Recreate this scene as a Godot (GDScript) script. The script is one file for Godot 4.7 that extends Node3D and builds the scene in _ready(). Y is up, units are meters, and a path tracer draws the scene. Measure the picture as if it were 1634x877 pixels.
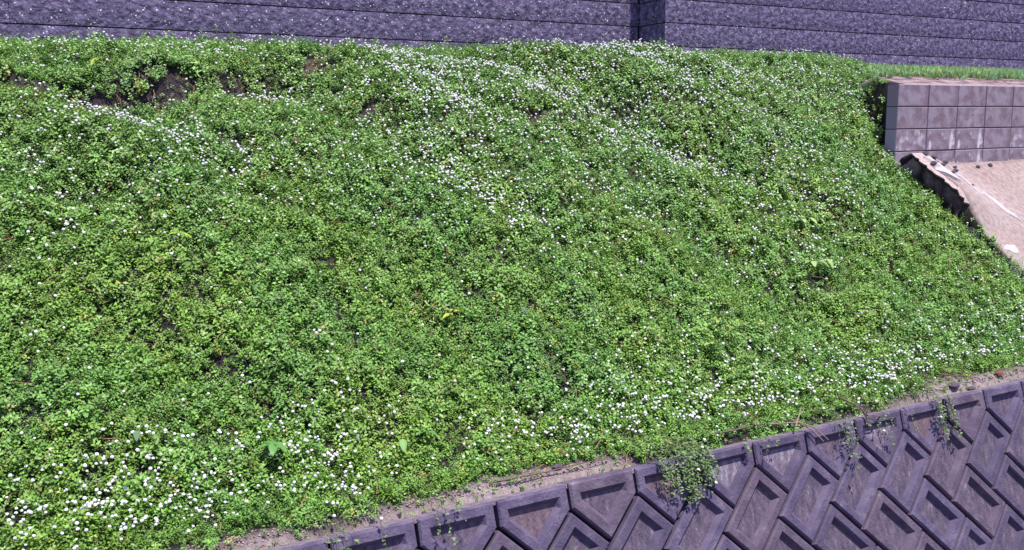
extends Node3D
# x runs along the walls to the right, s = -z is the distance up the bank from the face of the retaining wall, y is up.

const P := 0.40          # width of a top block of the retaining wall
const LONG := 0.4253     # long side of its slanted blocks
const CORNER := 0.133    # depth of the straight sides of the top blocks
const U0 := 1.486
const LEAN := 0.3046

var rng := RandomNumberGenerator.new()
var broad := FastNoiseLite.new()
var fine := FastNoiseLite.new()
var patchy := FastNoiseLite.new()
var taken := {}

# where the flowers crowd: x, s, half widths, strength
var FLOWERS := [[0.09, 0.43, 0.30, 0.17, 1.0], [0.42, 0.52, 0.23, 0.12, 0.6], [1.23, 0.49, 0.26, 0.18, 0.8], [0.96, 0.58, 0.17, 0.08, 0.4], [1.27, 0.24, 0.16, 0.14, 0.5], [0.65, 0.35, 0.20, 0.15, 0.55], [2.41, 0.36, 0.33, 0.17, 0.5], [3.14, 0.39, 0.46, 0.22, 0.55], [3.85, 0.4, 0.51, 0.18, 0.6], [4.9, 0.36, 0.43, 0.21, 0.85], [5.92, 0.35, 0.38, 0.28, 0.5], [6.68, 0.6, 0.25, 0.3, 0.35], [2.77, 2.6, 0.54, 0.54, 0.9], [3.71, 2.77, 0.74, 0.46, 0.8], [4.6, 2.77, 0.63, 0.49, 0.7], [5.66, 2.57, 0.79, 0.31, 0.7], [6.72, 2.49, 0.3, 0.3, 0.5], [2.64, 2.22, 0.28, 0.43, 0.8], [2.7, 1.78, 0.27, 0.26, 0.6], [2.73, 1.5, 0.26, 0.15, 0.4], [4.19, 2.19, 0.69, 0.44, 0.6], [3.49, 1.49, 0.58, 0.24, 0.45], [5.19, 1.89, 0.77, 0.41, 0.55], [5.49, 1.57, 0.39, 0.29, 0.6], [4.9, 1.23, 0.35, 0.21, 0.4], [0.38, 2.32, 0.29, 0.29, 0.5], [0.73, 2.36, 0.32, 0.20, 0.8], [1.07, 2.12, 0.22, 0.18, 0.6], [1.65, 2.81, 0.34, 0.41, 0.4], [1.22, 1.98, 0.33, 0.18, 0.4], [0.15, 1.85, 0.18, 0.30, 0.35], [0.77, 1.68, 0.22, 0.14, 0.3], [2.04, 1.85, 0.33, 0.25, 0.35], [0.42, 3.46, 0.31, 0.24, 0.4], [1.38, 3.51, 0.36, 0.29, 0.4]]
# bare earth in the bank: x, s, half widths, how reddish
var BARE := [[0.20, 2.93, 0.22, 0.08, 0.1], [0.62, 2.93, 0.16, 0.03, 0.0], [1.01, 2.90, 0.22, 0.08, 0.0], [1.50, 2.93, 0.16, 0.03, 0.1], [1.2, 2.34, 0.09, 0.05, 0.2], [1.30, 2.26, 0.08, 0.04, 0.3], [2.04, 3.0, 0.13, 0.06, 0.7], [1.84, 2.35, 0.09, 0.04, 0.4], [1.97, 2.22, 0.06, 0.04, 0.8], [2.24, 2.47, 0.12, 0.05, 0.1], [1.78, 2.54, 0.09, 0.03, 0.3], [3.58, 2.37, 0.18, 0.05, 0.3], [3.85, 2.36, 0.08, 0.05, 0.9], [3.23, 1.96, 0.14, 0.05, 0.3], [3.7, 1.92, 0.15, 0.04, 0.2], [3.15, 2.09, 0.10, 0.04, 0.5], [3.05, 2.27, 0.11, 0.05, 0.2], [5.17, 1.33, 0.12, 0.06, 0.3], [5.05, 1.0, 0.12, 0.05, 0.2], [5.05, 1.5, 0.06, 0.04, 0.2], [1.12, 2.46, 0.06, 0.03, 0.2]]


func _ready() -> void:
	rng.seed = 41
	for n in [[broad, 3, 0.55], [fine, 8, 3.2], [patchy, 21, 1.3]]:
		n[0].seed = n[1]
		n[0].frequency = n[2]
		n[0].noise_type = FastNoiseLite.TYPE_SIMPLEX_SMOOTH
		n[0].fractal_octaves = 2

	# ------------------------------------------------------------ camera, sky, sun
	var camera := Camera3D.new()
	camera.name = "camera"
	camera.position = Vector3(0, 1.7226, 3.65)
	camera.rotation = Vector3(-0.1594, -0.4991, -0.0109)
	camera.fov = 33.16
	camera.near = 0.05
	camera.far = 900.0
	add_child(camera)
	camera.current = true

	var sky_look := ProceduralSkyMaterial.new()
	sky_look.sky_top_color = Color(0.50, 0.55, 0.86)
	sky_look.sky_horizon_color = Color(0.80, 0.80, 0.92)
	sky_look.sky_curve = 0.18
	sky_look.ground_bottom_color = Color(0.30, 0.29, 0.30)
	sky_look.ground_horizon_color = Color(0.62, 0.61, 0.66)
	var sky := Sky.new()
	sky.sky_material = sky_look
	var env := Environment.new()
	env.background_mode = Environment.BG_SKY
	env.sky = sky
	env.background_energy_multiplier = 0.85
	env.tonemap_mode = Environment.TONE_MAPPER_LINEAR
	env.tonemap_exposure = 1.5
	env.sdfgi_enabled = true
	env.ssao_enabled = true
	env.ssil_enabled = true
	var surroundings := WorldEnvironment.new()
	surroundings.name = "surroundings"
	surroundings.environment = env
	add_child(surroundings)

	var sun := DirectionalLight3D.new()
	sun.name = "sun"
	sun.light_energy = 1.28
	sun.light_color = Color(1.0, 0.97, 0.93)
	sun.light_angular_distance = 1.0
	sun.shadow_enabled = true
	add_child(sun)
	sun.look_at_from_position(Vector3(0.07, 0.94, 0.31), Vector3.ZERO, Vector3.UP)

	# ------------------------------------------------------------ the setting and the walls
	make_materials()
	make_ground()
	make_retaining_wall()
	make_dark_wall()
	make_low_wall()
	make_dirt_details()

	# ------------------------------------------------------------ what grows
	make_ground_cover()
	make_flowers()
	make_grass_strip()
	make_weeds()
	make_vines()
	make_ledge_details()


# ==================================================================== helpers
func numbered(called: String) -> String:
	taken[called] = taken.get(called, -1) + 1
	return called if taken[called] == 0 else "%s_%03d" % [called, taken[called]]


func thing(called: String, label: String, category: String, at := Vector3.ZERO, group := "") -> Node3D:
	var o := Node3D.new()
	o.name = numbered(called)
	add_child(o)
	o.position = at
	tag(o, label, category, group)
	return o


func tag(o: Node, label: String, category: String, group := "", kind := "") -> void:
	if label: o.set_meta("label", label)
	if category: o.set_meta("category", category)
	if group: o.set_meta("group", group)
	if kind: o.set_meta("kind", kind)


func put(called: String, mesh: Mesh, material: Material, parent: Node = null) -> MeshInstance3D:
	var o := MeshInstance3D.new()
	o.mesh = mesh
	if material: o.material_override = material
	if parent == null:
		o.name = numbered(called)
		add_child(o)
	else:
		o.name = called
		parent.add_child(o, true)
		var i := 1
		var n := parent.get_child_count()
		if String(o.name) != called:
			while parent.has_node("%s_%03d" % [called, i]): i += 1
			o.name = "%s_%03d" % [called, i]
	return o


func begin(flat := true) -> SurfaceTool:
	var st := SurfaceTool.new()
	st.begin(Mesh.PRIMITIVE_TRIANGLES)
	st.set_smooth_group(-1 if flat else 0)
	return st


func finish(st: SurfaceTool) -> ArrayMesh:
	st.generate_normals()
	return st.commit()


func tri(st: SurfaceTool, a: Vector3, b: Vector3, c: Vector3) -> void:
	st.add_vertex(a)
	st.add_vertex(b)
	st.add_vertex(c)


func quad(st: SurfaceTool, a: Vector3, b: Vector3, c: Vector3, d: Vector3) -> void:
	tri(st, a, b, c)
	tri(st, a, c, d)


func box(st: SurfaceTool, lo: Vector3, hi: Vector3, bevel := 0.0) -> void:
	if bevel <= 0.0:
		var v := []
		for i in 8: v.append(Vector3(hi.x if i & 1 else lo.x, hi.y if i & 2 else lo.y, hi.z if i & 4 else lo.z))
		for f in [[0, 2, 3, 1], [4, 5, 7, 6], [0, 1, 5, 4], [2, 6, 7, 3], [0, 4, 6, 2], [1, 3, 7, 5]]:
			quad(st, v[f[0]], v[f[1]], v[f[2]], v[f[3]])
		return
	var c := (lo + hi) / 2.0
	var h := (hi - lo) / 2.0
	for ax in 3:
		for sg in [-1.0, 1.0]:
			var n := Vector3.ZERO
			n[ax] = sg * h[ax]
			var a := Vector3.ZERO
			a[(ax + 1) % 3] = h[(ax + 1) % 3] - bevel
			var b := Vector3.ZERO
			b[(ax + 2) % 3] = h[(ax + 2) % 3] - bevel
			if sg > 0: quad(st, c + n - a - b, c + n - a + b, c + n + a + b, c + n + a - b)
			else: quad(st, c + n - a - b, c + n + a - b, c + n + a + b, c + n - a + b)
	for ax in 3:   # the twelve bevels
		for s1 in [-1.0, 1.0]:
			for s2 in [-1.0, 1.0]:
				var e := Vector3.ZERO
				e[ax] = h[ax] - bevel
				var u := Vector3.ZERO
				u[(ax + 1) % 3] = s1 * h[(ax + 1) % 3]
				u[(ax + 2) % 3] = s2 * (h[(ax + 2) % 3] - bevel)
				var w := Vector3.ZERO
				w[(ax + 1) % 3] = s1 * (h[(ax + 1) % 3] - bevel)
				w[(ax + 2) % 3] = s2 * h[(ax + 2) % 3]
				if s1 * s2 > 0: quad(st, c - e + u, c - e + w, c + e + w, c + e + u)
				else: quad(st, c - e + u, c + e + u, c + e + w, c - e + w)


func tube(st: SurfaceTool, path: Array, r0: float, r1: float, sides := 4) -> void:
	var rings := []
	for i in path.size():
		var d: Vector3 = (path[mini(i + 1, path.size() - 1)] - path[maxi(i - 1, 0)]).normalized()
		var a := d.cross(Vector3(0.31, 0.2, 0.93)).normalized()
		var b := d.cross(a)
		var r := lerpf(r0, r1, float(i) / maxf(1.0, path.size() - 1.0))
		var ring := []
		for k in sides: ring.append(path[i] + (a * cos(TAU * k / sides) + b * sin(TAU * k / sides)) * r)
		rings.append(ring)
	for i in path.size() - 1:
		for k in sides:
			quad(st, rings[i][k], rings[i][(k + 1) % sides], rings[i + 1][(k + 1) % sides], rings[i + 1][k])


func leaf(st: SurfaceTool, base: Vector3, out: Vector3, up: Vector3, length: float, width: float, fold := 0.15, droop := 0.1) -> void:
	# a small oval leaf of four faces folded along its midrib
	var side := out.cross(up).normalized()
	var mid := base + out * length * 0.5 - up * width * fold
	var tip := base + out * length - up * length * droop
	var l := base + out * length * 0.48 - side * width * 0.5
	var r := base + out * length * 0.48 + side * width * 0.5
	tri(st, base, l, mid)
	tri(st, l, tip, mid)
	tri(st, tip, r, mid)
	tri(st, r, base, mid)


func large_leaf(length: float, width: float, droop: float) -> ArrayMesh:
	# a broad pointed leaf with a midrib, its base at the origin, pointing along -z
	var st := begin(false)
	var rows := []
	for i in 7:
		var t := i / 6.0
		var w := width * 0.5 * pow(sin(PI * pow(t, 0.75)), 0.8)
		var y := -droop * length * t * t
		var z := -length * t
		rows.append([Vector3(-w, y + w * 0.32 + 0.002 * sin(t * 19.0), z), Vector3(0, y, z), Vector3(w, y + w * 0.32 - 0.002 * sin(t * 17.0), z)])
	for i in 6:
		for k in 2: quad(st, rows[i][k], rows[i][k + 1], rows[i + 1][k + 1], rows[i + 1][k])
	return finish(st)


func lump(r: Vector3, seed_: int, rough := 0.22) -> ArrayMesh:
	# a stone: an uneven ball flattened below
	var g := RandomNumberGenerator.new()
	g.seed = seed_
	var st := begin(true)
	var rows := 5
	var cols := 8
	var v := []
	for i in rows + 1:
		var line := []
		for k in cols:
			var th := PI * i / rows
			var ph := TAU * k / cols + 0.3 * i
			var m := 1.0 + g.randf_range(-rough, rough) * (0.0 if i == 0 or i == rows else 1.0)
			line.append(Vector3(sin(th) * cos(ph) * m, cos(th) * (1.0 if i < 3 else 0.6), sin(th) * sin(ph) * m) * r)
		v.append(line)
	for i in rows:
		for k in cols: quad(st, v[i][k], v[i][(k + 1) % cols], v[i + 1][(k + 1) % cols], v[i + 1][k])
	return finish(st)


func along(knots: Array, s: float) -> float:
	if s <= knots[0][0]: return knots[0][1]
	for i in knots.size() - 1:
		if s <= knots[i + 1][0]:
			return lerpf(knots[i][1], knots[i + 1][1], (s - knots[i][0]) / (knots[i + 1][0] - knots[i][0]))
	return knots[-1][1]


# ==================================================================== the shape of the bank
func edge_of_green(s: float) -> float:
	return along([[0, 6.75], [0.5, 6.98], [0.8, 7.10], [1.2, 7.07], [1.5, 6.94], [1.85, 6.74], [2.0, 6.70]], s) + 0.03 * fine.get_noise_2d(1.7, s * 1.5)


func dirt_share(x: float, s: float) -> float:
	var e := edge_of_green(s) + 0.16 * smoothstep(1.78, 1.86, s) + 0.09 * smoothstep(1.98, 2.1, s)
	return smoothstep(e - 0.015, e + 0.02 + 1.2 * smoothstep(2.2, 3.0, s), x)


func bare(x: float, s: float) -> float:
	var most := 0.0
	for b in BARE:
		var q: float = ((x - b[0]) / b[2]) ** 2 + ((s - b[1]) / b[3]) ** 2
		if q < 3.4:
			q += 1.7 * fine.get_noise_2d(x * 2.2, s * 5.0) + 0.8 * fine.get_noise_2d(x * 7.0, s * 9.0)
			most = maxf(most, 1.0 - smoothstep(0.5, 1.5, q))
	return most


func ground_y(x: float, s: float) -> float:
	var t := clampf(x / 7.0, 0.0, 1.0)
	var a := along([[0, -0.06], [0.10, -0.06], [0.14, 0.003], [0.3, 0.03], [0.45, 0.10], [1.0, 0.58], [1.85, 1.36], [2.6, 1.93 + 0.14 * t], [3.0, 2.10 + 0.22 * t], [3.6, 2.22 + 0.13 * t], [5.3, 2.43]], s)
	a -= 0.18 * (1.0 - smoothstep(1.6, 2.6, x)) * smoothstep(2.1, 2.8, s) * (1.0 - smoothstep(2.90, 3.02, s + 0.08 * fine.get_noise_2d(x * 0.8, 4.0)))
	var rolling := smoothstep(0.35, 0.9, s) * (1.0 - smoothstep(3.0, 4.0, s) * 0.8) * (1.0 - smoothstep(5.8, 6.5, x))
	a += rolling * (0.22 * broad.get_noise_2d((x + 0.9 * s) * 1.25, s * 0.45) + 0.06 * broad.get_noise_2d(x * 2.0, s * 2.4 + 7.0) + 0.045 * fine.get_noise_2d(x * 0.5 + s * 0.3, s * 0.35))
	a -= (0.03 + 0.03 * fine.get_noise_2d(x * 4.0, s * 4.0)) * bare(x, s)
	var b := along([[0, -0.06], [0.10, -0.06], [0.14, 0.003], [0.3, 0.03], [1.2, 0.82], [1.86, 1.36], [1.95, 2.03], [2.3, 2.105], [2.6, 2.165], [3.5, 2.27], [4.6, 2.36], [5.3, 2.39]], s)
	b += 0.22 * smoothstep(1.15, 1.38, s) * (1.0 - smoothstep(1.7, 1.86, s)) * (1.0 - smoothstep(6.95, 7.7, x))
	b += 0.015 * smoothstep(0.3, 0.8, s) * (1.0 - smoothstep(1.6, 1.85, s)) * fine.get_noise_2d(x * 0.6, s * 0.6)
	var y := lerpf(a, b, dirt_share(x, s))
	# a hollow washed out along the edge of the bare earth
	var off := x - edge_of_green(s)
	return y - 0.20 * smoothstep(1.22, 1.36, s) * (1.0 - smoothstep(1.74, 1.84, s)) * smoothstep(-0.06, -0.02, off) * (1.0 - smoothstep(0.03, 0.06, off))


func on_ground(x: float, s: float, lift := 0.0) -> Vector3:
	return Vector3(x, ground_y(x, s) + lift, -s)


func ground_normal(x: float, s: float) -> Vector3:
	var dx := (ground_y(x + 0.05, s) - ground_y(x - 0.05, s)) / 0.1
	var ds := (ground_y(x, s + 0.05) - ground_y(x, s - 0.05)) / 0.1
	return Vector3(-dx, 1.0, ds).normalized()


func lower_edge(x: float) -> float:
	return along([[-3, 0.08], [0.49, 0.11], [0.85, 0.14], [1.12, 0.08], [1.37, 0.13], [1.69, 0.13], [1.9, 0.17], [2.17, 0.17], [2.39, 0.16], [2.6, 0.15], [2.85, 0.07], [3.33, 0.04], [3.76, 0.04], [4.24, 0.06], [4.62, 0.08], [5.03, 0.12], [5.34, 0.23], [5.67, 0.19], [6.1, 0.17], [7, 0.2]], x)


# how thick the ground cover stands at a point of the bank, 0 to 1
func cover(x: float, s: float) -> float:
	var c := smoothstep(-0.02, 0.09, s - lower_edge(x) + 0.09 * fine.get_noise_2d(x * 2.2, s * 2.0))
	c *= 1.0 - (0.70 if s > 2.7 else 0.85) * bare(x, s)
	var e := edge_of_green(s) + 0.33 * smoothstep(1.98, 2.2, s) + 0.70 * smoothstep(2.4, 3.0, s)
	e -= 0.05 * smoothstep(1.25, 1.38, s) * (1.0 - smoothstep(1.78, 1.88, s))
	c *= 1.0 - smoothstep(e - 0.01, e + 0.05 + 0.05 * (1.0 - smoothstep(1.0, 1.3, s)), x + 0.05 * fine.get_noise_2d(x * 2.0, s * 2.0))
	return c


# ==================================================================== materials
var M := {}


func noise_texture(seed_: int, freq: float, colors: Array, octaves := 4, size := 512, as_normal := 0.0) -> NoiseTexture2D:
	var n := FastNoiseLite.new()
	n.seed = seed_
	n.frequency = freq
	n.noise_type = FastNoiseLite.TYPE_SIMPLEX_SMOOTH
	n.fractal_octaves = octaves
	n.fractal_gain = 0.6
	var t := NoiseTexture2D.new()
	t.width = size
	t.height = size
	t.seamless = true
	t.noise = n
	if as_normal > 0.0:
		t.as_normal_map = true
		t.bump_strength = as_normal
	elif colors:
		var g := Gradient.new()
		var offsets := PackedFloat32Array()
		var cs := PackedColorArray()
		for c in colors:
			offsets.append(c[0])
			cs.append(c[1])
		g.offsets = offsets
		g.colors = cs
		t.color_ramp = g
	return t


func surface(albedo: Texture2D, normal: Texture2D, scale: float, rough := 0.9, depth := 1.0, tint := Color.WHITE) -> StandardMaterial3D:
	var m := StandardMaterial3D.new()
	m.albedo_texture = albedo
	m.albedo_color = tint
	m.roughness = rough
	m.uv1_triplanar = true
	m.uv1_world_triplanar = true
	m.uv1_scale = Vector3.ONE * scale
	if normal:
		m.normal_enabled = true
		m.normal_texture = normal
		m.normal_scale = depth
	m.cull_mode = BaseMaterial3D.CULL_DISABLED
	return m


func plain(c: Color, rough := 0.8) -> StandardMaterial3D:
	var m := StandardMaterial3D.new()
	m.albedo_color = c.linear_to_srgb()
	m.roughness = rough
	m.cull_mode = BaseMaterial3D.CULL_DISABLED
	return m


func leafy(c: Color, rough := 0.48, through := 0.32) -> StandardMaterial3D:
	var m := plain(c, rough)
	m.vertex_color_use_as_albedo = true
	m.backlight_enabled = true
	m.backlight = (c * through).linear_to_srgb()
	return m


# dark split stone: a base of blotchy violet grey with pale mica chips
func stone_picture(seed_: int, chips: int) -> ImageTexture:
	var g := RandomNumberGenerator.new()
	g.seed = seed_
	var n := FastNoiseLite.new()
	n.seed = seed_
	n.frequency = 0.02
	n.fractal_octaves = 5
	n.fractal_gain = 0.75
	var size := 768
	var im := Image.create(size, size, false, Image.FORMAT_RGB8)
	var dark := Color(0.25, 0.225, 0.34)
	var mid := Color(0.53, 0.485, 0.63)
	var warm := Color(0.47, 0.35, 0.42)
	for y in size:
		for x in size:
			# blended with its own shifted copies so that the edges meet
			var fx := float(x) / size
			var fy := float(y) / size
			var a := lerpf(lerpf(n.get_noise_2d(x, y), n.get_noise_2d(x - size, y), fx), lerpf(n.get_noise_2d(x, y - size), n.get_noise_2d(x - size, y - size), fx), fy)
			var v := clampf(0.5 + a * 1.8 + g.randf_range(-0.17, 0.17), 0.0, 1.0)
			var c := dark.lerp(mid, v)
			if g.randf() < 0.12: c = c.lerp(warm, 0.5)
			im.set_pixel(x, y, c)
	for i in chips:
		var cx := g.randi_range(0, size - 1)
		var cy := g.randi_range(0, size - 1)
		var big := g.randf() ** 3.0
		var r := 0.8 + 2.1 * big
		var c := Color(0.46, 0.43, 0.54).lerp(Color(0.97, 0.95, 1.0), clampf(big * 2.6, 0.0, 1.0))
		if g.randf() < 0.15: c = c.lerp(Color(0.75, 0.5, 0.55), 0.5)
		var ax := g.randf_range(0.7, 1.3)
		for dy in range(-4, 5):
			for dx in range(-4, 5):
				if (dx * ax) ** 2 + (dy / ax) ** 2 <= r * r + g.randf_range(-1.0, 1.0):
					im.set_pixel(posmod(cx + dx, size), posmod(cy + dy, size), c)
	return ImageTexture.create_from_image(im)


# face of a concrete block with pale lime runs; amount 0 gives a clean one
func lime_picture(seed_: int, amount: float) -> ImageTexture:
	var n := FastNoiseLite.new()
	n.seed = seed_
	n.frequency = 0.022
	n.fractal_octaves = 4
	var im := Image.create(160, 80, false, Image.FORMAT_RGB8)
	var base := Color(0.63, 0.585, 0.64)
	var red := Color(0.53, 0.455, 0.50)
	for y in 80:
		for x in 160:
			var v := n.get_noise_2d(x * 0.7, y * 0.7)
			var c := base.lerp(red, clampf(0.5 + v * 1.4, 0, 1))
			c = c.lightened(0.10 * n.get_noise_2d(x * 4 + 500, y * 4))
			var run := n.get_noise_2d(x * 1.3 + 900, y * 0.16)
			var blot := n.get_noise_2d(x * 0.55 + 300, y * 0.9)
			var w := clampf((run - 0.08) * 2.0 + (blot - 0.08) * 2.2, 0.0, 1.0) * amount
			c = c.lerp(Color(0.86, 0.84, 0.86), w * 0.85)
			im.set_pixel(x, y, c)
	return ImageTexture.create_from_image(im)


func make_materials() -> void:
	var grain := noise_texture(5, 0.09, [], 5, 512, 5.0)
	var grit := noise_texture(6, 0.25, [], 3, 512, 8.0)
	M.grain = grain
	M.grit = grit
	# old retaining wall concrete in three tones
	var tones := [
		[[0.0, Color(0.270, 0.242, 0.335)], [0.45, Color(0.358, 0.321, 0.419)], [0.75, Color(0.419, 0.381, 0.465)], [1.0, Color(0.577, 0.539, 0.595)]],
		[[0.0, Color(0.251, 0.223, 0.316)], [0.5, Color(0.335, 0.298, 0.391)], [0.8, Color(0.400, 0.353, 0.428)], [1.0, Color(0.521, 0.474, 0.539)]],
		[[0.0, Color(0.270, 0.233, 0.312)], [0.45, Color(0.363, 0.316, 0.391)], [0.75, Color(0.437, 0.391, 0.446)], [1.0, Color(0.614, 0.577, 0.614)]],
	]
	M.concrete = []
	for i in 3: M.concrete.append(surface(noise_texture(11 + i, 0.013, tones[i], 6), grain, 1.1, 0.88, 0.45))
	M.floor = []
	for i in 3: M.floor.append(surface(noise_texture(111 + i, 0.02, [[0.0, Color(0.24, 0.21, 0.29)], [0.4, Color(0.345, 0.305, 0.38)], [0.62, Color(0.40, 0.35, 0.41)], [0.82, Color(0.47, 0.42, 0.49)], [1.0, Color(0.74, 0.72, 0.77)]], 6), grain, 1.3, 0.9, 0.5))
	M.floor.append(surface(noise_texture(121, 0.022, [[0.0, Color(0.36, 0.32, 0.38)], [0.45, Color(0.45, 0.405, 0.465)], [0.7, Color(0.56, 0.53, 0.58)], [1.0, Color(0.80, 0.78, 0.82)]], 6), grain, 1.3, 0.9, 0.5))
	M.floor.append(surface(noise_texture(122, 0.02, [[0.0, Color(0.32, 0.275, 0.33)], [0.5, Color(0.42, 0.35, 0.39)], [1.0, Color(0.52, 0.45, 0.48)]], 6), grain, 1.3, 0.9, 0.5))
	for m in M.floor: m.uv1_scale = Vector3(2.0, 0.75, 2.0)
	M.joint = plain(Color(0.018, 0.014, 0.03), 1.0)
	M.coping = surface(noise_texture(17, 0.02, [[0, Color(0.40, 0.36, 0.42)], [1, Color(0.66, 0.60, 0.62)]], 5), grit, 1.5)
	M.stone = []
	for i in 2: M.stone.append(surface(stone_picture(31 + i, [2000, 1000][i]), noise_texture(33 + i, 0.035, [], 5, 512, 6.0), 0.62 + 0.11 * i, 0.8, 0.8))
	M.stone_joint = plain(Color(0.02, 0.016, 0.032), 1.0)
	M.block = []
	for i in 6:
		var m := surface(lime_picture(50 + i, [0.0, 0.0, 0.25, 0.9, 1.2, 0.15][i]), grit, 1.0, 0.9, 0.6)
		m.uv1_triplanar = false
		m.uv1_world_triplanar = false
		M.block.append(m)
	M.earth = surface(noise_texture(61, 0.03, [[0.0, Color(0.62, 0.60, 0.62)], [0.5, Color(0.86, 0.85, 0.85)], [1.0, Color(1, 1, 1)]], 6), grit, 1.3, 0.95, 1.3)
	M.earth.vertex_color_use_as_albedo = true
	M.asphalt = surface(noise_texture(62, 0.05, [[0.0, Color(0.19, 0.19, 0.20)], [1.0, Color(0.32, 0.31, 0.33)]], 5), grit, 0.7)
	M.leaf = leafy(Color(0.172, 0.345, 0.054))
	M.vine = leafy(Color(0.105, 0.19, 0.045))
	M.grass = leafy(Color(0.28, 0.48, 0.18), 0.6)
	M.weed = leafy(Color(0.30, 0.47, 0.13), 0.5)
	M.weed_mid = leafy(Color(0.17, 0.35, 0.08), 0.6)
	M.weed_dark = leafy(Color(0.10, 0.26, 0.05), 0.5)
	M.yellow = leafy(Color(0.40, 0.52, 0.04), 0.5)
	M.grey_leaf = leafy(Color(0.11, 0.20, 0.10), 0.85)
	M.stem = plain(Color(0.10, 0.12, 0.04), 0.7)
	M.straw = plain(Color(0.22, 0.15, 0.09), 0.9)
	M.straw.vertex_color_use_as_albedo = true
	M.twig = plain(Color(0.30, 0.22, 0.17), 0.9)
	M.root = plain(Color(0.17, 0.10, 0.09), 0.9)
	M.petal = plain(Color(0.80, 0.79, 0.80), 0.7)
	M.pebble = surface(noise_texture(63, 0.06, [[0.0, Color(0.25, 0.23, 0.28)], [1.0, Color(0.46, 0.43, 0.47)]], 4), grit, 3.0)
	M.pale = surface(noise_texture(64, 0.03, [[0.0, Color(0.74, 0.68, 0.67)], [0.5, Color(0.82, 0.78, 0.77)], [1.0, Color(0.88, 0.86, 0.86)]], 5), grit, 2.0, 0.8)
	M.earthy = plain(Color(0.38, 0.30, 0.28), 1.0)
	M.earthy.vertex_color_use_as_albedo = true
	M.crust = surface(noise_texture(65, 0.03, [[0.0, Color(0.66, 0.58, 0.56)], [1.0, Color(0.86, 0.79, 0.77)]], 5), grit, 1.3, 0.95)
	M.dead = plain(Color(0.20, 0.07, 0.05), 0.8)


# ==================================================================== ground
func make_ground() -> void:
	var st := begin(true)
	quad(st, Vector3(-400, -1.9, 400), Vector3(-400, -1.9, -400), Vector3(400, -1.9, -400), Vector3(400, -1.9, 400))
	tag(put("road", finish(st), M.asphalt), "grey road surface below the foot of the retaining wall", "road", "", "structure")

	# the bank: one sheet from the top of the retaining wall back under the dark wall
	var xs := []
	var x := -5.0
	while x < 16.0:
		xs.append(x)
		x += 0.02 if x > 6.5 and x < 7.2 else (0.045 if x > -1.0 and x < 9.5 else 0.3)
	var ss := []
	var s := 0.07
	while s < 14.0:
		ss.append(s)
		s += 0.03 if s < 0.4 else (0.05 if s < 3.4 else (0.12 if s < 5.6 else 2.0))
	st = begin(false)
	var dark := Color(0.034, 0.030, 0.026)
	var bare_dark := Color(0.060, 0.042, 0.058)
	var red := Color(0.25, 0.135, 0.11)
	for i in ss.size():
		for k in xs.size():
			var px: float = xs[k]
			var ps: float = ss[i]
			var b := 0.0
			for q in BARE:
				if absf(px - q[0]) < q[2] * 1.5 and absf(ps - q[1]) < q[3] * 1.5: b = maxf(b, q[4])
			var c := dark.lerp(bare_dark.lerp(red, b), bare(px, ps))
			if px > 6.5 and px < 7.45: c = dark * (0.3 if ps > 1.2 and ps < 2.5 else 1.0)  # shade of the undercut and steep bank face put into the earth colour
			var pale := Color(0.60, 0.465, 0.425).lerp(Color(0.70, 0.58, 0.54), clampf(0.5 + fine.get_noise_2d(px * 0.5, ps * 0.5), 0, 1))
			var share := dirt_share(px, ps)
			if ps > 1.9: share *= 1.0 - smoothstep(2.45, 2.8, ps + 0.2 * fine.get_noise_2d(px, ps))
			if ps > 1.88 and px < 7.2: share *= smoothstep(7.12, 7.30, px + 0.08 * fine.get_noise_2d(px * 2.0, ps * 2.0))  # keeps the painted shade on the bank face behind the wall end
			if ps > 0.95 and ps <= 1.88: share *= smoothstep(0.035, 0.075, px - edge_of_green(ps) + 0.03 * fine.get_noise_2d(px * 3.0, ps * 6.0))  # keeps the painted shade on the scarp of the undercut
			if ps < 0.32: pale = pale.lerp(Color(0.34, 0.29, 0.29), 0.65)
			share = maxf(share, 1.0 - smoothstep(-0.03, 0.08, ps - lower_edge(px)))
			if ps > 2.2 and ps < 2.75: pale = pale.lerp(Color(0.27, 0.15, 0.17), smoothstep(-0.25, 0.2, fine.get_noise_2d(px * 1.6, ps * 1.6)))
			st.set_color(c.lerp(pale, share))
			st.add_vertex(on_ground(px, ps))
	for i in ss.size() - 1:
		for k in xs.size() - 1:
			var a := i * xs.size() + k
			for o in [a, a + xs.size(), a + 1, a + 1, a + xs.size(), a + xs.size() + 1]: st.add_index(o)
	tag(put("embankment_ground", finish(st), M.earth), "earth of the bank, dark under the plants, coloured darker for shade at the undercut, pale pink where bare", "ground", "", "structure")


# ==================================================================== retaining wall of slanted blocks
func inset(poly: Array, d: float) -> Array:
	# each edge of a convex outline moved inward
	var n := poly.size()
	var c := Vector2.ZERO
	for p in poly: c += p / n
	var out := []
	for i in n:
		var p0: Vector2 = poly[(i + n - 1) % n]
		var p1: Vector2 = poly[i]
		var p2: Vector2 = poly[(i + 1) % n]
		var n1 := (p1 - p0).orthogonal().normalized()
		if n1.dot(c - p1) < 0: n1 = -n1
		var n2 := (p2 - p1).orthogonal().normalized()
		if n2.dot(c - p1) < 0: n2 = -n2
		out.append(p1 + (n1 + n2) * d / (1.0 + n1.dot(n2)))
	return out


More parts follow.
